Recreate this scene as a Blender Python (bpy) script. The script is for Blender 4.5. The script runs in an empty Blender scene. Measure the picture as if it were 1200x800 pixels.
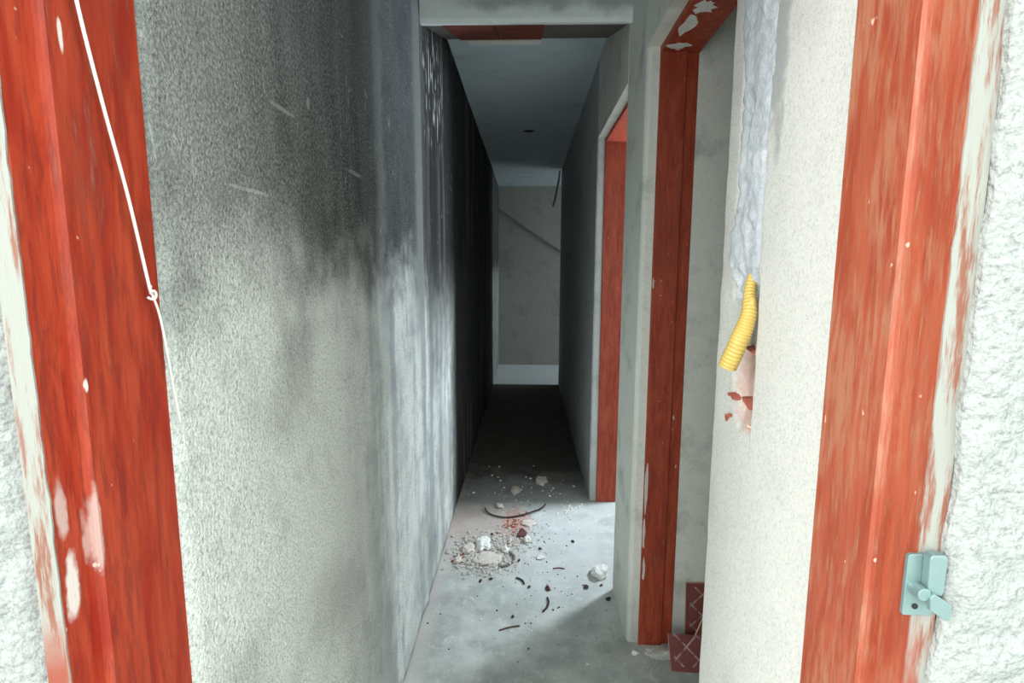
import bpy, bmesh, math, random
from mathutils import Vector, Matrix, noise
random.seed(7)
SC = bpy.context.scene
COL = SC.collection

# ------------------------------------------------------------------ camera
cam_d = bpy.data.cameras.new('camera'); cam = bpy.data.objects.new('camera', cam_d); COL.objects.link(cam)
cam_d.sensor_fit = 'HORIZONTAL'; cam_d.sensor_width = 36.0; cam_d.lens = 626 / 1200 * 36.0
cam_d.clip_start = 0.02; cam_d.clip_end = 100
fy = Vector((18, -86, 626)).normalized()                # corridor axis seen from the lens (x right, y down, z forward)
dn = Vector((-16, 4560, 626)); dn = (dn - dn.dot(fy) * fy).normalized()
up = -dn; rt = fy.cross(up)
if rt.x < 0: rt = -rt
W = Matrix((rt, fy, up))                                # lens -> world
cx, cy, cz = W @ Vector((1, 0, 0)), W @ Vector((0, -1, 0)), W @ Vector((0, 0, -1))
M4 = Matrix(((cx.x, cy.x, cz.x, 0), (cx.y, cy.y, cz.y, 0), (cx.z, cy.z, cz.z, 1.4), (0, 0, 0, 1)))
cam.matrix_world = M4
SC.camera = cam

# ------------------------------------------------------------------ light
world = bpy.data.worlds.new('overcast_sky'); SC.world = world; world.use_nodes = True
bg = world.node_tree.nodes['Background']
bg.inputs[0].default_value = (0.90, 1.0, 0.985, 1); bg.inputs[1].default_value = 1.15
sun_d = bpy.data.lights.new('hazy_sun', 'SUN'); sun_d.energy = 1.2; sun_d.angle = math.radians(30); sun_d.color = (1, 0.985, 0.95)
sun = bpy.data.objects.new('hazy_sun', sun_d); COL.objects.link(sun)
sun.rotation_euler = Vector((0.78, 0.55, -0.35)).to_track_quat('-Z', 'Y').to_euler(); sun.location = (-3, -4, 4)

def area(name, loc, direction, sx, sy, power, color):
    d = bpy.data.lights.new(name, 'AREA'); d.shape = 'RECTANGLE'; d.size = sx; d.size_y = sy; d.energy = power; d.color = color
    o = bpy.data.objects.new(name, d); COL.objects.link(o); o.location = loc
    o.rotation_euler = Vector(direction).to_track_quat('-Z', 'Y').to_euler()
    return o
area('side_room_window_daylight', (1.69, 3.32, 1.62), (-1, -0.25, -0.85), 0.42, 0.55, 34, (0.80, 0.91, 1.0))
area('end_room_window_daylight', (2.22, 7.05, 1.45), (-1, 0, -0.55), 0.8, 0.9, 3.4, (0.80, 0.92, 1.0))

vs = SC.view_settings
vs.view_transform = 'Standard'; vs.look = 'None'; vs.gamma = 1.0; vs.use_curve_mapping = False; vs.exposure = 1.46
SC.cycles.max_bounces = 14; SC.cycles.diffuse_bounces = 9

# ------------------------------------------------------------------ material helpers
class G:
    def __init__(self, name, rough=0.9, spec=0.2):
        self.m = bpy.data.materials.new(name); self.m.use_nodes = True
        self.nt = self.m.node_tree; self.N = self.nt.nodes; self.b = self.N['Principled BSDF']
        self.b.inputs['Roughness'].default_value = rough
        self.b.inputs['Specular IOR Level'].default_value = spec
        self.geo = None
    def put(self, s, v):
        if isinstance(v, bpy.types.NodeSocket): self.nt.links.new(v, s)
        elif isinstance(v, (tuple, list)) and len(v) == 3 and s.type == 'RGBA': s.default_value = (*v, 1)
        else: s.default_value = v
    def pos(self):
        if not self.geo: self.geo = self.N.new('ShaderNodeTexCoord')
        return self.geo.outputs['Object']
    def xyz(self, v=None):
        n = self.N.new('ShaderNodeSeparateXYZ'); self.put(n.inputs[0], v or self.pos()); return n.outputs
    def vec(self, x, y, z):
        n = self.N.new('ShaderNodeCombineXYZ')
        for i, q in enumerate((x, y, z)): self.put(n.inputs[i], q)
        return n.outputs[0]
    def scale(self, s, v=None):
        n = self.N.new('ShaderNodeVectorMath'); n.operation = 'MULTIPLY'
        self.put(n.inputs[0], v or self.pos()); n.inputs[1].default_value = s; return n.outputs[0]
    def op(self, o, a, b=0.0, clamp=False):
        n = self.N.new('ShaderNodeMath'); n.operation = o; n.use_clamp = clamp
        self.put(n.inputs[0], a); self.put(n.inputs[1], b); return n.outputs[0]
    def add(self, a, b): return self.op('ADD', a, b)
    def sub(self, a, b): return self.op('SUBTRACT', a, b)
    def mul(self, a, b): return self.op('MULTIPLY', a, b)
    def mx(self, a, b): return self.op('MAXIMUM', a, b)
    def noise(self, sc, det=3, ro=0.55, v=None, dist=0.0):
        n = self.N.new('ShaderNodeTexNoise'); n.inputs['Scale'].default_value = sc; n.inputs['Detail'].default_value = det
        n.inputs['Roughness'].default_value = ro; n.inputs['Distortion'].default_value = dist
        self.put(n.inputs['Vector'], v or self.pos()); return n.outputs['Fac']
    def voro(self, sc, v=None, feature='F1'):
        n = self.N.new('ShaderNodeTexVoronoi'); n.feature = feature; n.inputs['Scale'].default_value = sc
        self.put(n.inputs['Vector'], v or self.pos()); return n.outputs['Distance']
    def step(self, x, a, b, lo=0.0, hi=1.0):
        n = self.N.new('ShaderNodeMapRange'); n.interpolation_type = 'SMOOTHSTEP'
        self.put(n.inputs[0], x)
        for i, q in enumerate((a, b, lo, hi)): self.put(n.inputs[i + 1], q)
        return n.outputs[0]
    def mix(self, f, a, b, mode='MIX'):
        n = self.N.new('ShaderNodeMix'); n.data_type = 'RGBA'; n.blend_type = mode; n.clamp_factor = True
        self.put(n.inputs['Factor'], f); self.put(n.inputs['A'], a); self.put(n.inputs['B'], b)
        return n.outputs['Result']
    def bump(self, h, strength, dist=0.01):
        n = self.N.new('ShaderNodeBump'); n.inputs['Strength'].default_value = strength; n.inputs['Distance'].default_value = dist
        self.put(n.inputs['Height'], h); self.put(self.b.inputs['Normal'], n.outputs[0])
    def blob(self, a, b, ca, cb, ra, rb, wob=None, soft=0.3):
        """elliptical stain mask about (ca, cb) in coordinates a, b"""
        da = self.mul(self.sub(a, ca), 1 / ra); db = self.mul(self.sub(b, cb), 1 / rb)
        r = self.op('SQRT', self.add(self.mul(da, da), self.mul(db, db)))
        if wob is not None: r = self.add(r, wob)
        return self.step(r, 1 - soft, 1 + soft, 1.0, 0.0)
    def out(self, col): self.put(self.b.inputs['Base Color'], col); return self.m

def flat(name, col, rough=0.8, spec=0.3, metal=0.0, var=0.25, sc=40, bump=0.0):
    g = G(name, rough, spec); n = g.noise(sc, 4)
    g.b.inputs['Metallic'].default_value = metal
    c = g.mix(n, tuple(x * (1 - var) for x in col), tuple(min(1, x * (1 + var)) for x in col))
    if bump: g.bump(n, bump, 0.004)
    return g.out(c)

def stucco_height(g, sc=150):
    return g.add(g.noise(sc * 1.1, 7, 0.82), g.mul(g.noise(sc * 0.35, 4, 0.7), 0.6))

def mat_left():
    g = G('sooty_plaster'); s = g.xyz(); Y, Z = s[1], s[2]
    grit = g.noise(190, 7, 0.85); fleck = g.noise(120, 7, 0.85)
    med = g.noise(14, 5, 0.62); big = g.noise(3.2, 3)
    streak = g.noise(9, 3, 0.6, g.scale((1, 1, 0.10)))
    base = g.mix(g.step(grit, 0.36, 0.54), (0.42, 0.44, 0.41), (0.88, 0.91, 0.85))
    base = g.mix(g.mul(g.step(big, 0.45, 0.68), 0.42), base, (0.30, 0.31, 0.28))
    base = g.mix(g.mul(g.step(med, 0.52, 0.66), 0.22), base, (0.32, 0.34, 0.33))
    # grey run-down streaks on the deeper half of the first stretch
    m2 = g.mul(g.step(Y, 1.0, 1.7), g.step(g.add(g.mul(streak, 0.7), g.mul(med, 0.3)), 0.40, 0.60))
    base = g.mix(g.mul(m2, 0.62), base, (0.24, 0.27, 0.30))
    # soot band that starts at shoulder height
    edge = g.add(Z, g.mul(g.sub(med, 0.5), 0.22)); edge = g.add(edge, g.mul(g.sub(big, 0.5), 0.34))
    soot = g.step(edge, 1.22, 1.54)
    near = g.step(Y, 0.52, 1.1, 0.62, 1.0)
    top = g.step(Z, 1.62, 2.1, 1.0, 0.94)
    sfac = g.mul(g.mul(soot, near), top)
    sfac = g.mul(sfac, g.step(streak, 0.36, 0.72, 1.0, 0.86))
    sfac = g.mul(sfac, g.step(grit, 0.46, 0.60, 1.0, 0.76))
    sfac = g.mul(sfac, g.step(fleck, 0.56, 0.68, 1.0, 0.66))
    base = g.mix(sfac, base, g.mix(g.step(Z, 1.5, 2.0), (0.026, 0.028, 0.026), (0.040, 0.052, 0.062)))
    # far stretch: soot, but its low pale gap paints in the window-lit strip
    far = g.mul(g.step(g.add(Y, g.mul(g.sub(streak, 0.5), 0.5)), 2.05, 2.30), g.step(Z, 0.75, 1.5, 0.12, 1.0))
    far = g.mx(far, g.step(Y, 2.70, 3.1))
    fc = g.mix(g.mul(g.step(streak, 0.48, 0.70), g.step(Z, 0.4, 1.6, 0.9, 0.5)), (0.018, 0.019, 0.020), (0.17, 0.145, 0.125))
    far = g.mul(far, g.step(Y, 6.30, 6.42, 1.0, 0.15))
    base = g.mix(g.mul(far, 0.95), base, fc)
    # white drips high on the far stretch
    drip = g.step(g.noise(34, 2, 0.5, g.scale((1, 1, 0.22))), 0.57, 0.63)
    dm = g.mul(g.blob(Y, Z, 2.40, 2.14, 0.24, 0.22, soft=0.5), drip)
    base = g.mix(dm, base, (0.62, 0.65, 0.63))
    # scratches and chips through the soot
    scr = g.step(g.noise(30, 2, 0.5, g.scale((1, 1, 0.35)), 2.2), 0.695, 0.72)
    base = g.mix(g.mul(g.mul(scr, soot), 0.35), base, (0.66, 0.68, 0.65))
    wob = g.mul(g.sub(g.noise(90, 4, 0.7), 0.5), 2.2)
    for (a, b, ra, rb) in ((0.80, 1.512, 0.06, 0.003), (0.665, 1.52, 0.002, 0.014), (1.03, 1.70, 0.006, 0.010), (1.30, 1.62, 0.05, 0.005), (0.92, 1.66, 0.04, 0.004)):
        base = g.mix(g.mul(g.blob(Y, Z, a, b, ra, rb, wob), 0.35), base, (0.66, 0.68, 0.65))
    # paler edge where the beam lands
    ridge = g.mul(g.step(g.op('ABSOLUTE', g.sub(Y, 2.05)), 0.01, 0.09, 1.0, 0.0), g.step(Z, 0.9, 1.4))
    base = g.mix(g.mul(ridge, 0.6), base, (0.36, 0.38, 0.36))
    pale = g.mul(g.step(g.op('ABSOLUTE', g.sub(g.add(Y, g.mul(g.sub(med, 0.5), 0.1)), 1.52)), 0.01, 0.08, 1.0, 0.0), g.step(Z, 0.9, 1.3))
    base = g.mix(g.mul(pale, 0.35), base, (0.40, 0.43, 0.42))
    g.bump(g.add(g.noise(210, 3, 0.65), g.mul(g.noise(70, 3, 0.6), 0.7)), 1.0, 0.008)
    return g.out(base)

def mat_plaster(name, a, b, dirt_dark=(0.25, 0.25, 0.23), dirt_amt=0.3, grain_sc=170, bump=0.55, low=0.0, marks=(), lumps=0):
    g = G(name); s = g.xyz()
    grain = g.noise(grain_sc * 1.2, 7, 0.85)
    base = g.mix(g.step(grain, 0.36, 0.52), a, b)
    d = g.mul(g.step(g.noise(5, 4, 0.65), 0.50, 0.74), dirt_amt)
    base = g.mix(d, base, dirt_dark)
    if low: base = g.mix(g.step(g.add(s[2], g.mul(g.noise(12), 0.2)), 0.05, 0.45, low, 0.0), base, dirt_dark)
    if marks:
        wob = g.mul(g.sub(g.noise(50, 4, 0.65), 0.5), 1.8)
        for (a_, b_, ra, rb, col, amt) in marks: base = g.mix(g.mul(g.blob(s[1], s[2], a_, b_, ra, rb, wob, 0.45), amt), base, col)
    if lumps: g.bump(g.add(g.noise(lumps, 2, 0.5), g.mul(g.noise(lumps * 0.4, 2), 0.8)), 1.0, bump * 0.012)
    else: g.bump(stucco_height(g, grain_sc), bump, 0.006)
    return g.out(base)

def mat_floor():
    g = G('dusty_concrete', 0.85, 0.25); s = g.xyz(); X, Y = s[0], s[1]
    n1 = g.noise(7, 5, 0.6); n2 = g.noise(60, 3, 0.6); n3 = g.noise(2.4, 3)
    base = g.mix(g.step(n1, 0.3, 0.7), (0.33, 0.35, 0.33), (0.53, 0.56, 0.53))
    scuff = g.noise(16, 6, 0.75, g.scale((1, 0.6, 1)), 0.8)
    base = g.mix(g.mul(g.step(scuff, 0.54, 0.66), 0.5), base, (0.68, 0.70, 0.68))
    base = g.mix(g.mul(g.step(n2, 0.55, 0.72), 0.35), base, (0.62, 0.64, 0.62))
    base = g.mix(g.mul(g.step(n3, 0.5, 0.7), 0.25), base, (0.40, 0.36, 0.33))
    dust = g.blob(X, Y, 0.12, 2.55, 0.28, 0.42, g.mul(g.sub(n1, 0.5), 1.2), 0.6)
    base = g.mix(g.mul(dust, 0.5), base, (0.60, 0.63, 0.64))
    skirt = g.step(g.add(X, g.mul(g.sub(n1, 0.5), 0.06)), -0.40, -0.33, 0.6, 0.0)
    base = g.mix(skirt, base, (0.55, 0.50, 0.47))
    warm = g.blob(X, Y, -0.26, 2.80, 0.20, 0.26, g.mul(g.sub(n1, 0.5), 1.2), 0.5)
    base = g.mix(g.mul(warm, 0.6), base, (0.44, 0.33, 0.29))
    red = g.blob(X, Y, -0.05, 2.80, 0.07, 0.20, g.mul(g.sub(g.noise(24, 4), 0.5), 2.6), 0.4)
    base = g.mix(g.mul(red, 0.55), base, (0.48, 0.20, 0.13))
    heap = g.blob(X, Y, -0.21, 2.47, 0.17, 0.19, g.mul(g.sub(g.noise(20, 5, 0.7), 0.5), 1.8), 0.5)
    base = g.mix(g.mul(heap, 0.75), base, g.mix(g.step(g.noise(110, 5, 0.8), 0.42, 0.58), (0.30, 0.27, 0.24), (0.62, 0.58, 0.53)))
    dirt_dark = g.step(g.add(Y, g.mul(g.sub(n1, 0.5), 0.9)), 2.95, 3.7)  # dirt, with the deep corridor's darkness also put into the colour
    base = g.mix(g.mul(dirt_dark, 0.9), base, (0.050, 0.034, 0.026))
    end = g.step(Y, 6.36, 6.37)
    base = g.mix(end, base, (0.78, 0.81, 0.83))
    g.bump(g.add(n1, g.mul(n2, 0.25)), 0.25, 0.01)
    return g.out(base)

def mat_ceiling():
    g = G('grey_slab'); Y = g.xyz()[1]
    n = g.noise(4, 5, 0.6); st = g.noise(3, 4, 0.6, g.scale((0.8, 1.6, 1)))
    base = g.mix(n, (0.48, 0.56, 0.60), (0.58, 0.66, 0.70))
    base = g.mix(g.mul(g.step(st, 0.5, 0.75), 0.3), base, (0.24, 0.28, 0.29))
    g.bump(g.noise(30, 4), 0.3, 0.006)
    return g.out(base)

def mat_beam():
    g = G('beam_plaster'); s = g.xyz(); X, Z = s[0], s[2]
    n = g.noise(9, 4, 0.6); f = g.noise(120, 3, 0.7)
    base = g.mix(f, (0.74, 0.78, 0.77), (0.90, 0.94, 0.92))
    st = g.mul(g.step(g.add(Z, g.mul(g.sub(n, 0.5), 0.12)), 2.335, 2.39), g.step(X, -0.36, -0.15))
    base = g.mix(g.mul(st, 0.6), base, (0.14, 0.16, 0.155))
    g.bump(f, 0.4, 0.006)
    return g.out(base)

def mat_wood(name, wear=0.15, patches=(), dark=0.5, tone=1.0, c0=(0.36, 0.024, 0.008), c1=(0.52, 0.070, 0.026), cw=(0.60, 0.26, 0.16)):
    """red stained hardwood; wear = share of pale scuffed grain; patches = (y, z, ry, rz) blots of white paint"""
    g = G(name, 0.55, 0.35); s = g.xyz()
    fine = g.noise(150, 5, 0.7, g.scale((1, 1, 0.11)), 0.3); mid = g.noise(42, 5, 0.65, g.scale((1, 1, 0.16)), 0.5)
    big = g.noise(9, 4, 0.6, g.scale((1, 1, 0.45)))
    base = g.mix(g.step(mid, 0.32, 0.68), tuple(c * tone for c in c0), tuple(c * tone for c in c1))
    base = g.mix(g.mul(g.step(fine, 0.48, 0.62), dark), base, tuple(c * tone for c in (0.18, 0.022, 0.014)))
    base = g.mix(g.mul(g.step(big, 0.52, 0.72), 0.45), base, tuple(c * tone for c in (0.22, 0.024, 0.014)))
    w = g.step(g.add(g.mul(fine, 0.55), g.mul(big, 0.45)), 0.60 - wear * 0.30, 0.70 - wear * 0.20)
    base = g.mix(g.mul(w, min(1, 0.2 + wear)), base, tuple(c * tone for c in cw))
    speck = g.step(g.noise(95, 2, 0.5, g.scale((1, 1, 0.6))), 0.735, 0.77)
    base = g.mix(g.mul(speck, 0.6), base, (0.72, 0.55, 0.46))
    if patches:
        wob = g.mul(g.sub(g.noise(60, 3, 0.6, g.scale((1, 1, 0.5))), 0.5), 1.8)
        for (py, pz, ry, rz, a) in patches:      # y counted from the frame's own origin
            base = g.mix(g.mul(g.blob(s[1], s[2], py, pz, ry, rz, wob), a), base, (0.74, 0.70, 0.64))
    g.bump(g.add(fine, g.mul(mid, 0.4)), 0.22, 0.003)
    return g.out(base)

def mat_smear():
    g = G('white_paint_over_wood', 0.7, 0.3); s = g.xyz()
    f = g.noise(90, 5, 0.7, g.scale((1, 1, 0.10)))
    base = g.mix(g.step(f, 0.47, 0.62), (0.28, 0.28, 0.25), (0.21, 0.08, 0.05))
    low = g.step(g.add(s[2], g.mul(g.noise(30), 0.05)), 1.04, 1.13, 1.0, 0.0)
    base = g.mix(g.mul(low, g.step(g.noise(40, 3, 0.5, g.scale((1, 1, 0.2))), 0.42, 0.55)), base, (0.25, 0.06, 0.035))
    g.bump(f, 0.3, 0.003)
    return g.out(base)

def mat_mortar():
    g = G('grey_mortar'); n = g.noise(60, 4); f = g.noise(11, 3)
    base = g.mix(n, (0.32, 0.35, 0.38), (0.52, 0.55, 0.59))
    base = g.mix(g.mul(g.step(f, 0.5, 0.65), 0.5), base, (0.60, 0.63, 0.65))
    g.bump(g.add(n, g.noise(190, 3)), 0.6, 0.004); return g.out(base)

def mat_tile():
    g = G('red_floor_tile', 0.35, 0.5); s = g.xyz(); u, v = s[0], s[2]
    def lines(a):
        fr = g.op('FRACT', a); return g.step(g.op('ABSOLUTE', g.sub(fr, 0.5)), 0.035, 0.06, 1.0, 0.0)
    k = 1 / 0.078
    a = lines(g.mul(g.add(u, v), k)); b = lines(g.mul(g.sub(u, v), k))
    frame = g.step(g.mx(g.op('ABSOLUTE', u), g.op('ABSOLUTE', g.sub(v, 0.1))), 0.084, 0.085, 1.0, 0.0)
    m = g.mul(g.mx(a, b), frame); m = g.mul(m, g.step(g.noise(45, 3), 0.35, 0.6))
    base = g.mix(g.noise(25, 4), (0.17, 0.045, 0.04), (0.27, 0.085, 0.075))
    base = g.mix(g.mul(m, 0.75), base, (0.62, 0.48, 0.46))
    return g.out(base)

M = dict(
    left=mat_left(), right=mat_plaster('white_plaster', (0.48, 0.49, 0.46), (0.68, 0.68, 0.64), dirt_amt=0.14, marks=[
        (0.955, 1.20, 0.045, 0.075, (0.62, 0.36, 0.29), 0.7), (0.945, 1.135, 0.03, 0.02, (0.66, 0.42, 0.36), 0.6), (0.884, 1.74, 0.028, 0.12, (0.30, 0.32, 0.33), 0.65), (0.87, 1.62, 0.014, 0.03, (0.34, 0.36, 0.36), 0.5), (0.872, 1.58, 0.01, 0.02, (0.34, 0.36, 0.36), 0.4)]),
    pier=mat_plaster('grey_white_plaster', (0.66, 0.67, 0.62), (0.79, 0.79, 0.72), dirt_amt=0.5, grain_sc=110, bump=0.3, low=0.5),
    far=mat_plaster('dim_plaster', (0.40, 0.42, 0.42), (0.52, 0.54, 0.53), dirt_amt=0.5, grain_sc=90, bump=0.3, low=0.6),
    front=mat_plaster('coarse_white_render', (0.20, 0.205, 0.20), (0.315, 0.325, 0.31), dirt_amt=0.08, grain_sc=150, bump=0.42, lumps=130),  # darker grain speckle stands in for shade in the render's pits
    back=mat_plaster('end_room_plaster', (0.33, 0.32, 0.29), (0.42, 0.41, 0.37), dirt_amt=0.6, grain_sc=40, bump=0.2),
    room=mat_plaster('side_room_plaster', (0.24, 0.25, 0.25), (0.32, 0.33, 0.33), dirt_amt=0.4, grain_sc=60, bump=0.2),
    floor=mat_floor(), ceil=mat_ceiling(), beam=mat_beam(), soffit=flat('bare_soffit', (0.15, 0.13, 0.12)),
    woodL=mat_wood('red_wood', 0.12, [(-0.047, 1.105, 0.008, 0.034, .9), (-0.05, 1.18, 0.006, 0.03, .5), (-0.027, 1.15, 0.004, 0.040, .4), (-0.012, 1.60, 0.0022, 0.012, .9), (-0.024, 1.29, 0.002, 0.006, 1)], tone=0.84),
    woodR=mat_wood('worn_red_wood', 0.50, [(-0.013, 1.66, 0.002, 0.005, 1)], 0.35, tone=0.68, c0=(0.38, 0.060, 0.026), c1=(0.50, 0.115, 0.055), cw=(0.56, 0.25, 0.145)),
    wood1=mat_wood('door_red_wood', 0.10, (), 0.45, tone=0.88, c0=(0.34, 0.040, 0.015), c1=(0.48, 0.090, 0.040)), smear=mat_smear(), mortar=mat_mortar(), tile=mat_tile(),
    clay=flat('red_clay', (0.34, 0.11, 0.075), 0.9, 0.1, var=0.35, sc=60, bump=0.4),
    claydark=flat('dark_clay', (0.20, 0.060, 0.045), 0.9, 0.1, var=0.5, sc=14, bump=0.4),  # darker, blotchier clay for the soffit blocks
    claypale=flat('dusty_clay', (0.66, 0.42, 0.36), 0.9, 0.1, var=0.25, sc=60, bump=0.4),
    string=flat('white_cord', (0.74, 0.72, 0.68), 0.8, 0.2, var=0.12, sc=200),
    yellow=flat('yellow_plastic', (0.60, 0.42, 0.11), 0.4, 0.4, var=0.15, sc=60),
    zinc=flat('zinc_plate', (0.22, 0.31, 0.305), 0.35, 0.5, metal=0.55, var=0.12, sc=80),
    chalk=flat('plaster_lump', (0.72, 0.72, 0.68), 0.95, 0.1, var=0.12, sc=40, bump=0.5),
    sand=flat('sandy_lump', (0.62, 0.56, 0.50), 0.95, 0.1, var=0.15, sc=50, bump=0.5),
    grit=flat('mixed_grit', (0.52, 0.49, 0.45), 0.95, 0.1, var=0.55, sc=45),
    bark=flat('dark_scrap', (0.045, 0.032, 0.028), 0.8, 0.2),
    rust=flat('brown_scrap', (0.12, 0.05, 0.045), 0.8, 0.2),
    dark=flat('hole_shade', (0.02, 0.02, 0.02)),  # near-black colour stands in for the shade inside holes
    cable=flat('old_cable', (0.16, 0.14, 0.12)),
    alu=flat('window_metal', (0.5, 0.52, 0.53), 0.4, 0.5, metal=0.4),
)
def glass():
    m = bpy.data.materials.new('clear_pane'); m.use_nodes = True; n = m.node_tree.nodes; n.clear()
    t = n.new('ShaderNodeBsdfTransparent'); q = n.new('ShaderNodeBsdfGlossy'); x = n.new('ShaderNodeMixShader'); o = n.new('ShaderNodeOutputMaterial')
    q.inputs['Roughness'].default_value = 0.05; x.inputs[0].default_value = 0.06
    l = m.node_tree.links; l.new(t.outputs[0], x.inputs[1]); l.new(q.outputs[0], x.inputs[2]); l.new(x.outputs[0], o.inputs[0]); return m
M['glass'] = glass()

# ------------------------------------------------------------------ mesh helpers
def box(bm, x0, x1, y0, y1, z0, z1):
    v = [bm.verts.new(p) for p in ((x0,y0,z0),(x1,y0,z0),(x1,y1,z0),(x0,y1,z0),(x0,y0,z1),(x1,y0,z1),(x1,y1,z1),(x0,y1,z1))]
    for f in ((0,3,2,1),(4,5,6,7),(0,1,5,4),(1,2,6,5),(2,3,7,6),(3,0,4,7)): bm.faces.new([v[i] for i in f])
    return v
def prism(bm, pts, axis, a, b):
    """extrude a 2D polygon along an axis between a and b"""
    def P(p, t): return {'x': (t, p[0], p[1]), 'y': (p[0], t, p[1]), 'z': (p[0], p[1], t)}[axis]
    A = [bm.verts.new(P(p, a)) for p in pts]; B = [bm.verts.new(P(p, b)) for p in pts]; n = len(pts)
    bm.faces.new(A); bm.faces.new(B[::-1])
    for i in range(n): bm.faces.new((A[i], B[i], B[(i+1) % n], A[(i+1) % n]))
def tube(bm, pts, radii, seg=8, cap=True):
    pts = [Vector(p) for p in pts]; rings = []; n = len(pts)
    if not isinstance(radii, (list, tuple)): radii = [radii] * n
    prev = None
    for i, p in enumerate(pts):
        d = (pts[min(i+1, n-1)] - pts[max(i-1, 0)]).normalized()
        if prev is None:
            a = d.orthogonal().normalized()
        else:
            a = (prev - prev.dot(d) * d).normalized()
        prev = a; b = d.cross(a)
        rings.append([bm.verts.new(p + radii[i] * (math.cos(2*math.pi*k/seg) * a + math.sin(2*math.pi*k/seg) * b)) for k in range(seg)])
    for i in range(n - 1):
        for k in range(seg): bm.faces.new((rings[i][k], rings[i][(k+1) % seg], rings[i+1][(k+1) % seg], rings[i+1][k]))
    if cap: bm.faces.new(rings[0][::-1]); bm.faces.new(rings[-1])
def spline(ctrl, n):
    c = [Vector(p) for p in ctrl]; c = [c[0]*2 - c[1]] + c + [c[-1]*2 - c[-2]]; out = []
    m = len(c) - 3
    for i in range(n + 1):
        t = i / n * m; k = min(int(t), m - 1); t -= k; p0, p1, p2, p3 = c[k:k+4]
        out.append(0.5 * ((2*p1) + (p2-p0)*t + (2*p0-5*p1+4*p2-p3)*t*t + (3*p1-p0-3*p2+p3)*t**3))
    return out
def obj(name, bm, mat, parent=None, smooth=False, bevel=0.0, recalc=True):
    if recalc: bmesh.ops.recalc_face_normals(bm, faces=bm.faces[:])
    if parent is not None:
        L = parent.location if parent.parent is None else parent.location + parent.parent.location
        for v in bm.verts: v.co -= L
    me = bpy.data.meshes.new(name); bm.to_mesh(me); bm.free(); me.materials.append(M[mat])
    if smooth:
        for p in me.polygons: p.use_smooth = True
    o = bpy.data.objects.new(name, me); COL.objects.link(o); o.parent = parent
    if bevel:
        md = o.modifiers.new('bevel', 'BEVEL'); md.width = bevel; md.segments = 2; md.limit_method = 'ANGLE'
    return o
def tag(o, label, cat=None, group=None, kind=None):
    o['label'] = label
    if cat: o['category'] = cat
    if group: o['group'] = group
    if kind: o['kind'] = kind
    return o
def thing(name, loc, label, cat, group=None, kind=None):
    o = bpy.data.objects.new(name, None); o.location = loc; o.empty_display_size = 0.05; COL.objects.link(o)
    return tag(o, label, cat, group, kind)
def struct(name, bm, mat, label, **k): return tag(obj(name, bm, mat, **k), label, kind='structure')
def B(*boxes):
    bm = bmesh.new()
    for b in boxes: box(bm, *b)
    return bm
def sheet(bm, f, us, vs):
    """displaced sheet: f(u, v) -> point"""
    R = [[bm.verts.new(f(u, v)) for v in vs] for u in us]
    for i in range(len(us)-1):
        for j in range(len(vs)-1): bm.faces.new((R[i][j], R[i+1][j], R[i+1][j+1], R[i][j+1]))
    return R
def lin(a, b, n): return [a + (b - a) * i / n for i in range(n + 1)]
def sm(x, a, b):
    t = max(0, min(1, (x - a) / (b - a))); return t * t * (3 - 2 * t)
def nz(x, y, z, s): return noise.noise(Vector((x * s, y * s, z * s)))
def close_back(bm, R, back):
    """turn a displaced sheet into a solid: back(point) gives the rear position of a border vertex"""
    nu, nv = len(R), len(R[0])
    ring = [R[i][0] for i in range(nu)] + [R[nu-1][j] for j in range(1, nv)] + [R[i][nv-1] for i in range(nu-2, -1, -1)] + [R[0][j] for j in range(nv-2, 0, -1)]
    bk = [bm.verts.new(back(v.co)) for v in ring]; n = len(ring)
    for i in range(n): bm.faces.new((ring[i], ring[(i+1) % n], bk[(i+1) % n], bk[i]))
    bm.faces.new(bk)

# ------------------------------------------------------------------ the setting
H = 2.53
XL, XR = -0.41, 0.385
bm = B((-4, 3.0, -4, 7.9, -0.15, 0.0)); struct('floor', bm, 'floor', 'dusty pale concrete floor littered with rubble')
# ceiling slab with the round fixture hole
bm = bmesh.new(); hx, hy, hr = 0.006, 4.66, 0.05
seg = 24; ring = [bm.verts.new((hx + hr*math.cos(2*math.pi*k/seg), hy + hr*math.sin(2*math.pi*k/seg), H)) for k in range(seg)]
topr = [bm.verts.new((v.co.x, v.co.y, H + 0.09)) for v in ring]
sq = []
for k in range(seg):
    c, s = math.cos(2*math.pi*k/seg), math.sin(2*math.pi*k/seg); m = max(abs(c), abs(s)); sq.append(bm.verts.new((hx + 0.3*c/m, hy + 0.3*s/m, H)))
for k in range(seg):
    j = (k+1) % seg
    bm.faces.new((sq[k], sq[j], ring[j], ring[k])); bm.faces.new((ring[k], ring[j], topr[j], topr[k]))
bm.faces.new(topr)
def cq(x0, x1, y0, y1): bm.faces.new([bm.verts.new(p) for p in ((x0,y0,H),(x0,y1,H),(x1,y1,H),(x1,y0,H))])
a0, a1, b0, b1 = hx-0.3, hx+0.3, hy-0.3, hy+0.3
cq(-0.56, a0, 0.45, 7.85); cq(a1, 2.4, 0.45, 7.85); cq(a0, a1, 0.45, b0); cq(a0, a1, b1, 7.85)
box(bm, -0.56, 2.4, 0.45, 7.85, H + 0.1, H + 0.2)
box(bm, -0.56, 2.4, 0.447, 0.45, H, H + 0.2)
cl = struct('ceiling', bm, 'ceil', 'grey concrete slab ceiling with a small round hole', recalc=False)
bm = bmesh.new(); tube(bm, [(hx, hy, H + 0.004), (hx, hy, H + 0.07)], hr * 0.98, 24); obj('hole_shade_plug', bm, 'dark', cl)  # black plug standing in for the shade inside the hole

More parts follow.
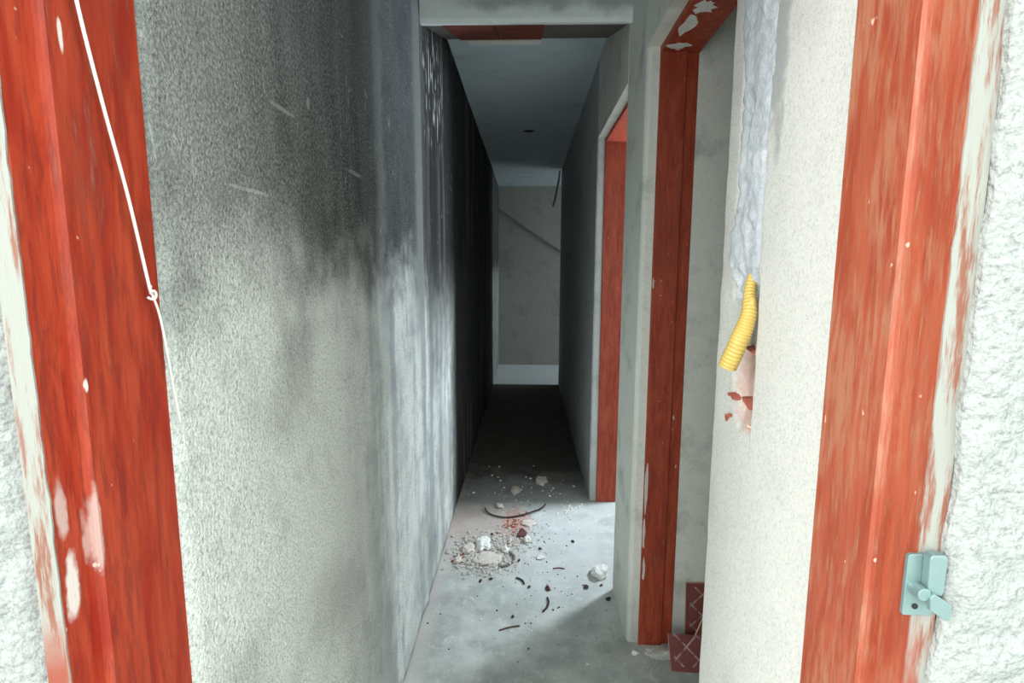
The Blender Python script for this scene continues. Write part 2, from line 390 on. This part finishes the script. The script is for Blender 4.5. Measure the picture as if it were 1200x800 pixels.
# left wall, one uneven plastered surface with a proud edge under the beam
def fL(y, z):
    x = XL + 0.009 * math.exp(-((y - 2.07) / 0.035) ** 2) + 0.004 * nz(0, y, z, 2.2) + 0.0015 * nz(3, y, z, 9)
    return (x, y, z)
bm = bmesh.new()
R = sheet(bm, fL, lin(0.585, 1.9, 44) + lin(1.92, 2.25, 33) + lin(2.3, 7.75, 60), lin(0, H, 64))
close_back(bm, R, lambda c: (-0.56, c.y, c.z))
struct('wall_left', bm, 'left', 'soot-stained rough plaster wall running down the left side of the corridor', smooth=False)
for p in bpy.data.objects['wall_left'].data.polygons: p.use_smooth = p.normal.x > 0.5

# front wall around the entrance
def rough_front(x0, x1, name, label, edge_x):
    bm = bmesh.new()
    xs = sorted(set([round(v, 4) for v in lin(x0, x1, 30)] + [round(v, 4) for v in lin(edge_x - 0.22, edge_x + 0.22, 88) if x0 <= v <= x1]))
    zs = sorted(set(lin(0, 0.8, 10) + lin(0.8, 1.85, 210) + lin(1.85, H, 8)))
    sg = -1 if x1 <= 0 else 1
    def f(x, z):
        d = abs(x - edge_x); e = sm(d, 0.0, 0.02)
        lump = 0.004 * nz(x, 0, z, 26) + 0.0022 * nz(x, 5, z, 70)
        if sg < 0: lump += 0.007 * max(0, nz(x, 9, z, 14)) * sm(z, 1.45, 1.0) + 0.003 * nz(x, 2, z, 40)
        yy = 0.448 - 0.006 * e - lump * (0.35 + 0.65 * e)
        return (x + (0.006 * nz(0, 1, z, 16) if d < 0.001 else 0), yy, z)
    R = sheet(bm, f, xs, zs); close_back(bm, R, lambda c: (c.x, 0.585 if sg < 0 else 0.597, c.z))
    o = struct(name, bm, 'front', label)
    for p in o.data.polygons: p.use_smooth = p.normal.y < -0.4
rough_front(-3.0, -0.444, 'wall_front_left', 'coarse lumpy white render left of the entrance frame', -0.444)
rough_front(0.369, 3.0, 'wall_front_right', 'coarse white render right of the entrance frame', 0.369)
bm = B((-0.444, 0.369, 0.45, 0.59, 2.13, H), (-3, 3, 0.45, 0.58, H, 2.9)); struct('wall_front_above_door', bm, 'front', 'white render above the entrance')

# near stub of the right wall: chased for a conduit, broken open below it
def fR(y, z):
    x = XR + 0.0012 * nz(7, y, z, 12)
    # worn rounded outer arris
    x += 0.010 * sm(y, 1.075, 1.10) + 0.004 * max(0, nz(1, y, z, 14)) * sm(y, 1.03, 1.09)
    # chase cut upwards
    ch = sm(y, 0.905 + 0.006 * nz(2, 0, z, 30), 0.925) * (1 - sm(y, 1.0 + 0.008 * nz(4, 0, z, 22), 1.03)) * sm(z, 1.33, 1.37)
    x += 0.022 * ch
    # shallow scraped strip between chase and hole, sharp on its near side
    st = sm(y, 0.898 + 0.004 * nz(8, 0, z, 40), 0.906) * (1 - sm(y, 1.0, 1.075)) * sm(z, 1.06, 1.13) * (1 - sm(z, 1.36, 1.40))
    x += 0.007 * st
    # broken hole
    w = 0.02 * nz(5, y, z, 24) + 0.008 * nz(6, y, z, 70)
    r = math.hypot((y - 0.955) / 0.058, (z - 1.195) / 0.090) + w * 6
    if y > 0.9: x += 0.020 * (1 - sm(r, 0.35, 1.05)) + 0.004 * nz(9, y, z, 60) * (1 - sm(r, 0.6, 1.0))
    return (x, y, z)
bm = bmesh.new()
ys = lin(0.597, 0.88, 20) + lin(0.885, 1.10, 72); zs = lin(0, 1.0, 30) + lin(1.006, 1.45, 90) + lin(1.46, 2.1, 64) + lin(2.2, H, 4)
R = sheet(bm, fR, ys, zs); close_back(bm, R, lambda c: (0.535, c.y, c.z))
wr = struct('wall_right_near', bm, 'right', 'bright white stub of wall with a chased groove and a broken hole')
for p in wr.data.polygons: p.use_smooth = p.normal.x < -0.3
# mortar squeezed into the chase
bm = bmesh.new()
def fM(t, z):
    fade = sm(z, 1.345, 1.42)
    ya = 0.915 - 0.028 * sm(z, 1.55, 1.8) + 0.012 * nz(1, 1, z, 16) + 0.006 * nz(2, 2, z, 50) + (1 - fade) * 0.02
    yb = 1.012 + 0.016 * nz(3, 1, z, 18) + 0.008 * nz(4, 2, z, 55) + 0.03 * sm(z, 1.7, 1.85) - (1 - fade) * 0.02 + 0.02 * math.exp(-((z - 1.44) / 0.05) ** 2)
    y = ya + (yb - ya) * t
    hgt = 0.010 * math.sin(math.pi * min(1, max(0, t))) ** 0.5 + 0.006 * max(0, nz(5, y, z, 22)) + (0.003 * nz(6, y, z, 80) + 0.006 * nz(8, y, z, 45) * (1 - sm(z, 1.42, 1.6))) * (1.4 - 0.6 * fade) + 0.006 * sm(t, 0.55, 0.75) * (1 - sm(t, 0.8, 0.95))
    if t in (0.0, 1.0): hgt = -0.012
    return (XR - hgt + 0.004 + 0.002 * (1 - fade), y, z)
R = sheet(bm, fM, lin(0, 1, 26), lin(1.345, 2.5, 330)); close_back(bm, R, lambda c: (XR + 0.03, c.y, c.z))
o = obj('mortar_fill', bm, 'mortar', wr, smooth=True); o['label'] = 'grey mortar smeared roughly into the groove'
# broken hollow-brick edges inside the hole
for (y, z, a, L, mt) in ((0.925, 1.258, 0.15, 0.050, 'clay'), (0.930, 1.165, 0.35, 0.034, 'clay'), (1.0, 1.160, 0.1, 0.026, 'clay'), (1.008, 1.116, -0.6, 0.022, 'clay'), (0.905, 1.125, -0.5, 0.018, 'claypale')):
    bm = bmesh.new(); n = 9; rows = []
    for i in range(n):
        t = i / (n - 1) - 0.5; w = (0.5 - abs(t)) * 0.016 + 0.001
        yy = y + t * L * math.cos(a); zz = z + t * L * math.sin(a) + 0.006 * (1 - 4*t*t) + random.uniform(-.001, .001)
        rows.append([bm.verts.new(p) for p in ((XR + 0.03, yy, zz - 0.003), (XR + 0.002 - w * 0.7, yy, zz - 0.002), (XR + 0.002 - w * 0.7, yy, zz + 0.002), (XR + 0.03, yy, zz + 0.003))])
    for i in range(n-1):
        for k in range(4): bm.faces.new((rows[i][k], rows[i+1][k], rows[i+1][(k+1)%4], rows[i][(k+1)%4]))
    bm.faces.new(rows[0]); bm.faces.new(rows[-1])
    obj('brick_shard', bm, mt, wr)
# pier with the partition wall behind it, rounded corridor corner
bm = bmesh.new()
prism(bm, [(2.38, 1.86), (0.400, 1.86), (0.391, 1.864), (0.386, 1.872), (0.385, 1.884), (0.385, 2.19), (0.39, 2.2), (2.38, 2.2)], 'z', 0, H)
struct('wall_right_pier', bm, 'pier', 'weathered pale pier between the two side doorways')
bm = B((XR, 0.535, 1.10, 1.86, 2.112, H), (XR, 0.535, 2.2, 3.1, 2.112, H)); struct('wall_right_lintels', bm, 'pier', 'plastered wall above the side doorways')
bm = bmesh.new(); prism(bm, [(0.535, 3.1), (0.395, 3.1), (0.386, 3.106), (0.385, 3.118), (0.385, 6.36), (0.39, 6.37), (2.2, 6.37), (2.2, 6.25), (0.535, 6.25)], 'z', 0, H)
struct('wall_right_far', bm, 'far', 'dim grey plaster wall far down the right side')
bm = B((0.37, 2.4, 0.59, 0.597, 0, H)) if False else B((1.95, 2.1, 0.58, 1.86, 0, H)); struct('wall_side_room', bm, 'room', 'plain side wall of the first side room')
bm = B((1.65, 1.77, 2.2, 3.08, 0, H), (1.65, 1.77, 3.56, 4.3, 0, H), (1.65, 1.77, 3.08, 3.56, 0, 1.3), (1.65, 1.77, 3.08, 3.56, 1.94, H), (0.535, 1.77, 4.3, 4.42, 0, H))
struct('wall_second_room', bm, 'room', 'plain walls of the second side room around its window')
bm = B((2.2, 2.35, 6.25, 6.6, 0, H), (2.2, 2.35, 7.5, 7.85, 0, H), (2.2, 2.35, 6.6, 7.5, 0, 0.95), (2.2, 2.35, 6.6, 7.5, 1.95, H))
struct('wall_end_room', bm, 'back', 'end room side wall around its window')
bm = B((-0.56, 2.35, 7.7, 7.85, 0, H)); wb = struct('wall_back', bm, 'back', 'pale wall closing the far end with a diagonal stair edge')
bm = bmesh.new(); prism(bm, [(-0.405, 2.222), (0.9, 1.35), (2.2, 1.35), (2.2, H), (-0.405, H)], 'y', 7.655, 7.702); obj('stair_underside', bm, 'back', wb)
# windows that let the daylight in
def window(name, x, y0, y1, z0, z1, label):
    w = thing(name, (x, (y0+y1)/2, z0), label, None, None, 'structure'); t = 0.03
    bm = B((x, x+.05, y0, y1, z0, z0+t), (x, x+.05, y0, y1, z1-t, z1), (x, x+.05, y0, y0+t, z0+t, z1-t), (x, x+.05, y1-t, y1, z0+t, z1-t)); obj('window_frame', bm, 'alu', w)
    bm = B((x+.02, x+.024, y0+t, y1-t, z0+t, z1-t)); obj('pane', bm, 'glass', w)
window('window_1', 1.59 + 0.06, 3.08, 3.56, 1.3, 1.94, 'small window lighting the second side room')
window('window_2', 2.2, 6.6, 7.5, 0.95, 1.95, 'window lighting the end room')

# beam across the corridor: upright face, underside sloping up to the slab
bm = bmesh.new(); prism(bm, [(2.14, H), (2.14, 2.325), (2.15, 2.312), (2.16, 2.312), (2.2, 2.325), (2.2, H)], 'x', XL - 0.01, XR + 0.005)
beam = struct('trim_beam', bm, 'beam', 'plastered concrete beam crossing the corridor overhead')
bm = bmesh.new(); prism(bm, [(2.165, 2.318), (2.80, 2.515), (2.80, H), (2.165, H)], 'x', XL - 0.01, XR + 0.005)
obj('sloping_soffit', bm, 'soffit', beam)
sl = (2.515 - 2.318) / (2.80 - 2.165)
for x0, x1 in ((-0.335, -0.140), (-0.136, 0.060)):      # bare clay blocks showing in the underside
    bm = bmesh.new(); zf = lambda y: 2.318 + (y - 2.165) * sl
    prism(bm, [(2.19, zf(2.19) - 0.006), (2.79, zf(2.79) - 0.006), (2.79, zf(2.79) + 0.01), (2.19, zf(2.19) + 0.01)], 'x', x0, x1); obj('brick', bm, 'claydark', beam)
bm = B((-0.30, 0.06, 2.785, 2.835, 2.499, 2.529)); obj('plaster_lip', bm, 'chalk', beam)

# ------------------------------------------------------------------ door frames
def rebated_jamb(bm, s, x, yb, ys_, yf, z1):
    """s = +1 frame member on the right of the opening, -1 on the left; stop face at x, rebate nearer the viewer"""
    st = 0.014; th = 0.034
    pts = [(x, yb), (x, ys_ + 0.004), (x + s*0.003, ys_ + 0.001), (x + s*0.007, ys_), (x + s*st, ys_), (x + s*st, yf + 0.002), (x + s*(st+0.002), yf), (x + s*th, yf), (x + s*th, yb)]
    prism(bm, pts, 'z', 0, z1)
d1 = thing('door_1', (0, 0.5, 0), 'red hardwood entrance frame with stepped jambs, no leaf', None, None, 'structure')
bm = bmesh.new(); rebated_jamb(bm, -1, XL, 0.585, 0.47, 0.44, 2.12); jl = obj('jamb', bm, 'woodL', d1); jl['label'] = 'deep red jamb with white paint patches'
bm = bmesh.new(); rebated_jamb(bm, 1, 0.335, 0.597, 0.496, 0.455, 2.12); jr = obj('jamb', bm, 'woodR', d1); jr['label'] = 'sun-faded worn red jamb'
bm = B((XL, 0.335, 0.47, 0.585, 2.10, 2.13), (XL - .014, 0.349, 0.45, 0.47, 2.114, 2.13)); obj('head_jamb', bm, 'woodL', d1)
# white paint slopped over the edge strips
for (x0, x1, y, nm) in ((XL - 0.0345, XL - 0.0135, 0.44, 'L'), (0.3485, 0.3695, 0.455, 'R')):
    bm = bmesh.new(); sg = -1 if nm == 'L' else 1
    def fS(t, z):
        e = 0.0022 * nz(t, sg, z, 30) + 0.0012 * nz(t, sg + 4, z, 90)
        xx = x0 + (x1 - x0) * t
        if sg < 0 and t == 1: xx += e
        if sg > 0 and t == 0: xx += e
        return (xx, y - 0.0012, z)
    R = sheet(bm, fS, lin(0, 1, 3), lin(0, 2.1, 160)); close_back(bm, R, lambda c: (c.x, y + 0.0005, c.z))
    o = obj('edge_strip', bm, 'smear', d1); o['label'] = 'edge strip smeared with white paint'

def side_frame(name, yn, yf, label, step=0.010):
    d = thing(name, (0.49, (yn + yf)/2, 0), label, None, None, 'structure')
    for y0, k in ((yf, -1), (yn, 1)):
        bm = bmesh.new(); prism(bm, [(0.427, y0 - k*0.02), (0.427, y0 + k*0.012), (0.429, y0 + k*0.014), (0.510, y0 + k*0.014), (0.512, y0 + k*0.012), (0.512, y0 + k*(0.0135 - step)), (0.550, y0 + k*(0.0135 - step)), (0.552, y0 + k*(0.012 - step)), (0.552, y0 - k*0.02)], 'z', 0, 2.092)
        obj('jamb', bm, 'wood1', d)
    obj('head_jamb', B((0.427, 0.552, yn - 0.01, yf + 0.01, 2.092, 2.118)), 'wood1', d, bevel=0.002)
    return d
d2 = side_frame('door_2', 1.10, 1.86, 'red wooden frame of the nearer side doorway, no leaf')
d3 = side_frame('door_3', 2.20, 3.10, 'red wooden frame of the farther side doorway, no leaf', 0.0005)
# pale paint scuffs on the nearer side frame
for (x, z, w, h) in ((0.433, 0.62, 0.006, 0.10), (0.431, 0.45, 0.005, 0.07), (0.436, 0.30, 0.006, 0.05), (0.52, 0.88, 0.003, 0.01), (0.535, 0.70, 0.002, 0.008), (0.43, 1.35, 0.003, 0.02)):
    bm = bmesh.new(); n = 14
    ring = [bm.verts.new((x + w*math.cos(2*math.pi*k/n)*random.uniform(.6,1.2), 1.8453, z + h*math.sin(2*math.pi*k/n)*random.uniform(.7,1.2))) for k in range(n)]
    f = bm.faces.new(ring); r = bmesh.ops.extrude_face_region(bm, geom=[f])
    for v in r['geom']:
        if isinstance(v, bmesh.types.BMVert): v.co.y += 0.001
    obj('paint_scuff', bm, 'sand', d2)
# white paint splashed on the head of the nearer side frame
for (y, x, ry, rx) in ((1.80, 0.47, 0.03, 0.035), (1.66, 0.455, 0.07, 0.022), (1.55, 0.47, 0.04, 0.03)):
    bm = bmesh.new(); n = 18
    ring = [bm.verts.new((x + rx*math.cos(2*math.pi*k/n)*random.uniform(.5,1.2), y + ry*math.sin(2*math.pi*k/n)*random.uniform(.6,1.2), 2.0913)) for k in range(n)]
    f = bm.faces.new(ring); r = bmesh.ops.extrude_face_region(bm, geom=[f])
    for v in r['geom']:
        if isinstance(v, bmesh.types.BMVert): v.co.z += 0.001
    obj('paint_splash', bm, 'chalk', d2)

# ------------------------------------------------------------------ things on the frames and walls
st = thing('cord', (-0.398, 0.558, 1.22), 'thin white knotted cord hanging across the left red jamb', 'cord')
bm = bmesh.new(); tube(bm, spline([(-0.402, 0.492, 1.70), (-0.402, 0.5, 1.634), (-0.4, 0.516, 1.553), (-0.4, 0.538, 1.47), (-0.4, 0.557, 1.38), (-0.4, 0.560, 1.372)], 30), 0.0017, 8); obj('strand', bm, 'string', st, True)
bm = bmesh.new(); tube(bm, spline([(-0.4, 0.560, 1.372), (-0.4, 0.568, 1.352), (-0.4, 0.574, 1.322), (-0.4, 0.583, 1.258), (-0.4, 0.589, 1.221)], 24), 0.0013, 8); obj('loose_end', bm, 'string', st, True)
bm = bmesh.new(); k = []
for i in range(40):
    t = i / 39 * 4 * math.pi; k.append((-0.4 + 0.003 * math.cos(t), 0.5605 + 0.0032 * math.sin(t * 1.5), 1.372 - 0.006 * math.sin(t / 2) + 0.002 * math.cos(2 * t)))
tube(bm, k, 0.0015, 6); obj('knot', bm, 'string', st, True)

# corrugated conduit
cp = thing('conduit', (0.375, 0.93, 1.23), 'yellow corrugated plastic conduit poking out of the chased white wall', 'conduit')
path = spline([(0.406, 0.950, 1.42), (0.384, 0.934, 1.372), (0.372, 0.905, 1.325), (0.360, 0.904, 1.285), (0.348, 0.922, 1.232)], 132)
bm = bmesh.new(); rad = []
for i in range(133):
    t = i / 132; r = 0.0075 + 0.0062 * sm(t, 0.2, 0.8); rad.append(r + 0.0010 * math.cos(2 * math.pi * i / 4.0))
tube(bm, path, rad, 20, cap=False); o = obj('corrugated_tube', bm, 'yellow', cp, True)
sd = o.modifiers.new('wall', 'SOLIDIFY'); sd.thickness = 0.0015; sd.offset = -1
bm = bmesh.new(); p0, p1 = path[40], path[62]
d = (p1 - p0).normalized(); side = Vector((0, -1, 0))
tube(bm, [p0 + side * 0.004, (p0 + p1) / 2 + side * 0.0085, p1 + side * 0.008], [0.003, 0.0075, 0.003], 10); obj('torn_flap', bm, 'yellow', cp, True)

# zinc catch on the right-hand frame edge
lc = thing('latch_catch', (0.34, 0.452, 1.10), 'small zinc latch catch screwed to the edge of the right red jamb', 'latch')
Yp = 0.4535
def rp(bm, pts, y0, y1): prism(bm, pts, 'y', y0, y1)
bm = bmesh.new(); rp(bm, [(0.338, 1.094), (0.362, 1.094), (0.363, 1.096), (0.363, 1.150), (0.361, 1.152), (0.339, 1.152), (0.337, 1.150), (0.337, 1.096)], Yp - 0.004, Yp); obj('base_plate', bm, 'zinc', lc, bevel=0.0006)
bm = bmesh.new(); rp(bm, [(0.350, 1.121), (0.362, 1.118), (0.364, 1.121), (0.364, 1.153), (0.362, 1.156), (0.351, 1.156), (0.349, 1.153)], Yp - 0.013, Yp - 0.004); obj('raised_keeper', bm, 'zinc', lc, bevel=0.001)
bm = bmesh.new(); tube(bm, [(0.3455, Yp - 0.003, 1.121), (0.3455, Yp - 0.016, 1.121)], 0.0058, 16); obj('pivot', bm, 'zinc', lc, bevel=0.0008)
bm = bmesh.new(); rp(bm, [(0.349, 1.119), (0.352, 1.1235), (0.368, 1.113), (0.368, 1.100), (0.364, 1.099), (0.350, 1.108)], Yp - 0.018, Yp - 0.0135); obj('turn_lever', bm, 'zinc', lc, bevel=0.0006)
bm = bmesh.new(); tube(bm, [(0.347, Yp - 0.0035, 1.103), (0.347, Yp - 0.0048, 1.103)], 0.0026, 12); obj('screw_hole', bm, 'dark', lc)

# dangling cable at the far end
bm = bmesh.new(); tube(bm, spline([(0.372, 6.44, 2.529), (0.365, 6.45, 2.45), (0.345, 6.46, 2.33), (0.325, 6.46, 2.22), (0.305, 6.46, 2.14), (0.300, 6.46, 2.115)], 24), 0.012, 8)
tag(obj('hanging_cable', bm, 'cable', None, True), 'dark loose cable dangling from the ceiling at the far end', 'cable')

# ------------------------------------------------------------------ tiles behind the white wall stub
def tile(loc, rx, rz, label, ry=0.0, h=0.2):
    bm = bmesh.new(); box(bm, -0.1, 0.1, -0.004, 0.004, 0.0, h)
    o = obj('floor_tile', bm, 'tile', None, bevel=0.0012); o.data.materials.append(M['claypale'])
    for p in o.data.polygons:
        if abs(p.normal.y) < 0.5: p.material_index = 1          # bare clay edges
    o.location = loc; o.rotation_euler = (rx, ry, rz)
    return tag(o, label, 'tile', 'loose patterned floor tiles')
tile((0.694, 1.836, 0.052), math.radians(-5), 0.0, 'dark red patterned tile standing upright against the grey wall, tallest of the three')
tile((0.705, 1.795, 0.046), math.radians(-8), math.radians(6), 'dark red tile tilted on its edge between the other two tiles', math.radians(26))
tile((0.613, 1.705, 0.003), math.radians(-44), math.radians(-4), 'broken dark red tile with white lattice leaning lowest, nearest the doorway floor', 0.0, 0.118)
# ------------------------------------------------------------------ rubble
def lump(name, x, y, sx, sy, sz, mat, label, cat, group, seed, tri=2, z=0.0, rz=0.0):
    bm = bmesh.new(); bmesh.ops.create_icosphere(bm, subdivisions=tri, radius=1.0)
    for v in bm.verts:
        n = v.co.normalized(); n = n if tri < 3 else n; k = 1 + 0.5 * noise.noise(n * 1.6 + Vector((seed, 0, 0))) + (0.14 if tri == 3 else 0.3) * noise.noise(n * 4.2 + Vector((0, seed, 0)))
        v.co = Vector((n.x * sx * k, n.y * sy * k, max(n.z, -0.6) * sz * k))
    mz = min(v.co.z for v in bm.verts)
    for v in bm.verts: v.co.z -= mz
    o = obj(name, bm, mat); o.location = (x, y, z); o.rotation_euler.z = rz
    return tag(o, label, cat, group)
RG = 'plaster rubble by the left wall'
lump('plaster_chunk', -0.215, 2.535, 0.038, 0.055, 0.020, 'chalk', 'crumbly white plaster chunk on top of the rubble heap', 'rubble', RG, 1.3, 3)
lump('plaster_chunk', -0.185, 2.415, 0.062, 0.058, 0.010, 'sand', 'largest flat cream slab of plaster at the front of the heap', 'rubble', RG, 4.1, 3)
lump('plaster_chunk', -0.278, 2.505, 0.034, 0.048, 0.012, 'sand', 'flat beige plaster flake left of the white chunk', 'rubble', RG, 6.7, 3)
lump('plaster_chunk', -0.325, 2.395, 0.018, 0.024, 0.012, 'sand', 'small beige plaster lump nearest the left wall', 'rubble', RG, 9.2)
lump('plaster_chunk', -0.102, 2.50, 0.020, 0.030, 0.014, 'chalk', 'small pale plaster lump at the right side of the heap', 'rubble', RG, 12.5)
lump('plaster_chunk', 0.008, 2.595, 0.019, 0.024, 0.018, 'chalk', 'small white plaster lump beside the brown shard', 'rubble', RG, 15.1)
lump('plaster_chunk', 0.344, 2.305, 0.038, 0.042, 0.024, 'chalk', 'solid white plaster stone lying alone near the pier', 'rubble', RG, 17.4, 3)
lump('plaster_chunk', 0.075, 2.44, 0.022, 0.018, 0.006, 'chalk', 'thin white plaster flake mid floor right of the heap', 'rubble', RG, 19.9)
lump('plaster_chunk', -0.155, 3.0, 0.022, 0.035, 0.010, 'sand', 'dim plaster lump behind the dark strip, in the shade', 'rubble', RG, 21.0)
lump('plaster_chunk', -0.062, 3.215, 0.028, 0.05, 0.016, 'sand', 'rounded lump in the dark part of the corridor floor', 'rubble', RG, 23.0)
lump('plaster_chunk', 0.10, 3.37, 0.040, 0.07, 0.018, 'sand', 'flattish lump deepest in the dark corridor floor', 'rubble', RG, 24.4)
lump('plaster_chunk', 0.02, 2.79, 0.035, 0.04, 0.007, 'sand', 'flat lump touching the dark curved strip', 'rubble', RG, 26.1)
lump('mortar_lump', 0.497, 1.795, 0.050, 0.030, 0.012, 'pier', 'flat mortar lump at the foot of the nearer side frame', 'rubble', None, 28.3, 3)
lump('mortar_lump', 0.405, 1.795, 0.014, 0.012, 0.010, 'chalk', 'tiny white crumb at the corner of the pier', 'rubble', None, 29.7)
bm = bmesh.new(); prism(bm, [(-0.040, 2.64), (-0.010, 2.625), (0.004, 2.66), (-0.012, 2.69), (-0.034, 2.685)], 'z', 0, 0.012)
for v in bm.verts:
    if v.co.z > 0.005: v.co.z += 0.035 * (0.5 - abs(v.co.x + 0.018) / 0.04) * (v.co.y - 2.62) / 0.06
tag(obj('brown_shard', bm, 'rust'), 'dark brown pointed shard beside a small white lump', 'debris')
# bent strips and twigs
def strip(name, pts, r, mat, label, cat, group=None, flatz=1.0):
    bm = bmesh.new(); tube(bm, spline(pts, 20), r, 6)
    return tag(obj(name, bm, mat, None, True), label, cat, group)
strip('bent_strip', [(-0.238, 2.955, 0.012), (-0.222, 2.91, 0.008), (-0.184, 2.872, 0.007), (-0.115, 2.848, 0.007), (-0.04, 2.868, 0.008), (0.03, 2.905, 0.012), (0.09, 2.955, 0.014), (0.118, 3.005, 0.018)], 0.0045, 'bark', 'long dark curved strip lying across the shadow edge', 'debris')
strip('bent_strip', [(-0.078, 2.475, 0.006), (-0.056, 2.44, 0.006), (-0.058, 2.40, 0.005), (-0.085, 2.362, 0.005), (-0.125, 2.345, 0.005)], 0.0055, 'cable', 'grey curved strip hooking round the right of the heap', 'debris')
TG = 'dry twigs on the pale floor'
strip('twig', [(-0.042, 2.262, 0.004), (-0.025, 2.255, 0.004), (-0.010, 2.238, 0.004), (-0.004, 2.215, 0.004)], 0.0042, 'bark', 'short dark twig in front of the rubble heap', 'twig', TG)
strip('twig', [(0.096, 2.12, 0.004), (0.100, 2.09, 0.004), (0.092, 2.055, 0.004), (0.074, 2.025, 0.004)], 0.0042, 'bark', 'bent dark twig nearest the camera, just above the floor shadow', 'twig', TG)
strip('twig', [(0.13, 2.345, 0.003), (0.16, 2.352, 0.003), (0.185, 2.346, 0.003)], 0.0025, 'rust', 'very thin brown twig mid floor left of the white stone', 'twig', TG)
strip('twig', [(-0.10, 1.905, 0.003), (-0.06, 1.925, 0.003), (-0.02, 1.935, 0.003)], 0.0025, 'rust', 'faint brown twig lowest on the left of the floor', 'twig', TG)
CG = 'small dark chips on the floor'
chips = [(-0.201, 2.235, .011, 'blackish chip in front of the heap, left of a pair'), (-0.156, 2.252, .010, 'blackish chip in front of the heap, right of a pair'),
 (0.018, 2.197, .010, 'dark chip below the short twig'), (0.101, 2.187, .017, 'elongated black chip above the bent twig'), (0.270, 2.205, .017, 'black chip left of the pier beside the floor shadow'),
 (0.355, 2.118, .016, 'black chip touching the foot of the pier'), (0.075, 2.52, .012, 'dark chip right of the brown shard'), (0.245, 2.60, .012, 'dark chip by the right edge of the lit floor'),
 (-0.175, 2.66, .012, 'brown chip above the rubble heap'), (0.34, 2.22, .010, 'tiny dark chip in front of the white stone'), (-0.03, 2.41, .010, 'dark chip right of the grey curved strip'), (-0.05, 1.99, .009, 'dark chip on the bare floor left of the bent twig')]
for i, (x, y, s, lb) in enumerate(chips): lump('debris_chip', x, y, s * .7, s * 1.1, s * .5, 'bark' if i % 3 else 'rust', lb, 'debris', CG, 40 + i * 2.3, 1, 0, random.uniform(-.7, .7))

# uncountable crumbs
def crumbs(name, spots, mat, label):
    bm = bmesh.new()
    for (x, y, s) in spots:
        r = bmesh.ops.create_icosphere(bm, subdivisions=1, radius=s)['verts']
        for v in r:
            d = v.co.copy(); v.co = Vector((x + d.x * random.uniform(.6, 1.4), y + d.y * random.uniform(.6, 1.4), max(0.0, s * 0.35 + d.z * random.uniform(.4, .9))))
    tag(obj(name, bm, mat), label, kind='stuff')
def cloud(n, cx_, cy_, sx, sy, s0, s1, lim=True):
    out = []
    while len(out) < n:
        x, y = random.gauss(cx_, sx), random.gauss(cy_, sy)
        if lim and not (XL + 0.015 < x < XR - 0.02): continue
        out.append((x, y, random.uniform(s0, s1) * random.uniform(.5, 1)))
    return out
crumbs('rubble_crumbs', cloud(900, -0.21, 2.47, 0.080, 0.085, 0.003, 0.013) + cloud(200, -0.06, 2.62, 0.08, 0.09, 0.003, 0.010), 'grit', 'loose grey crumbs of the rubble heap')
crumbs('brick_crumbs', cloud(90, -0.05, 2.74, 0.045, 0.09, 0.003, 0.010) + cloud(25, -0.31, 2.42, 0.02, 0.03, 0.003, 0.009), 'clay', 'red brick crumbs scattered over the heap')
crumbs('white_crumbs', cloud(130, 0.05, 2.3, 0.2, 0.35, 0.002, 0.006) + cloud(60, 0.27, 2.98, 0.07, 0.07, 0.003, 0.010) + cloud(60, 0.0, 3.2, 0.2, 0.2, 0.003, 0.010), 'chalk', 'tiny white crumbs strewn over the floor')
crumbs('dark_crumbs', cloud(110, 0.06, 2.35, 0.2, 0.38, 0.002, 0.0055), 'bark', 'tiny dark crumbs strewn over the floor')
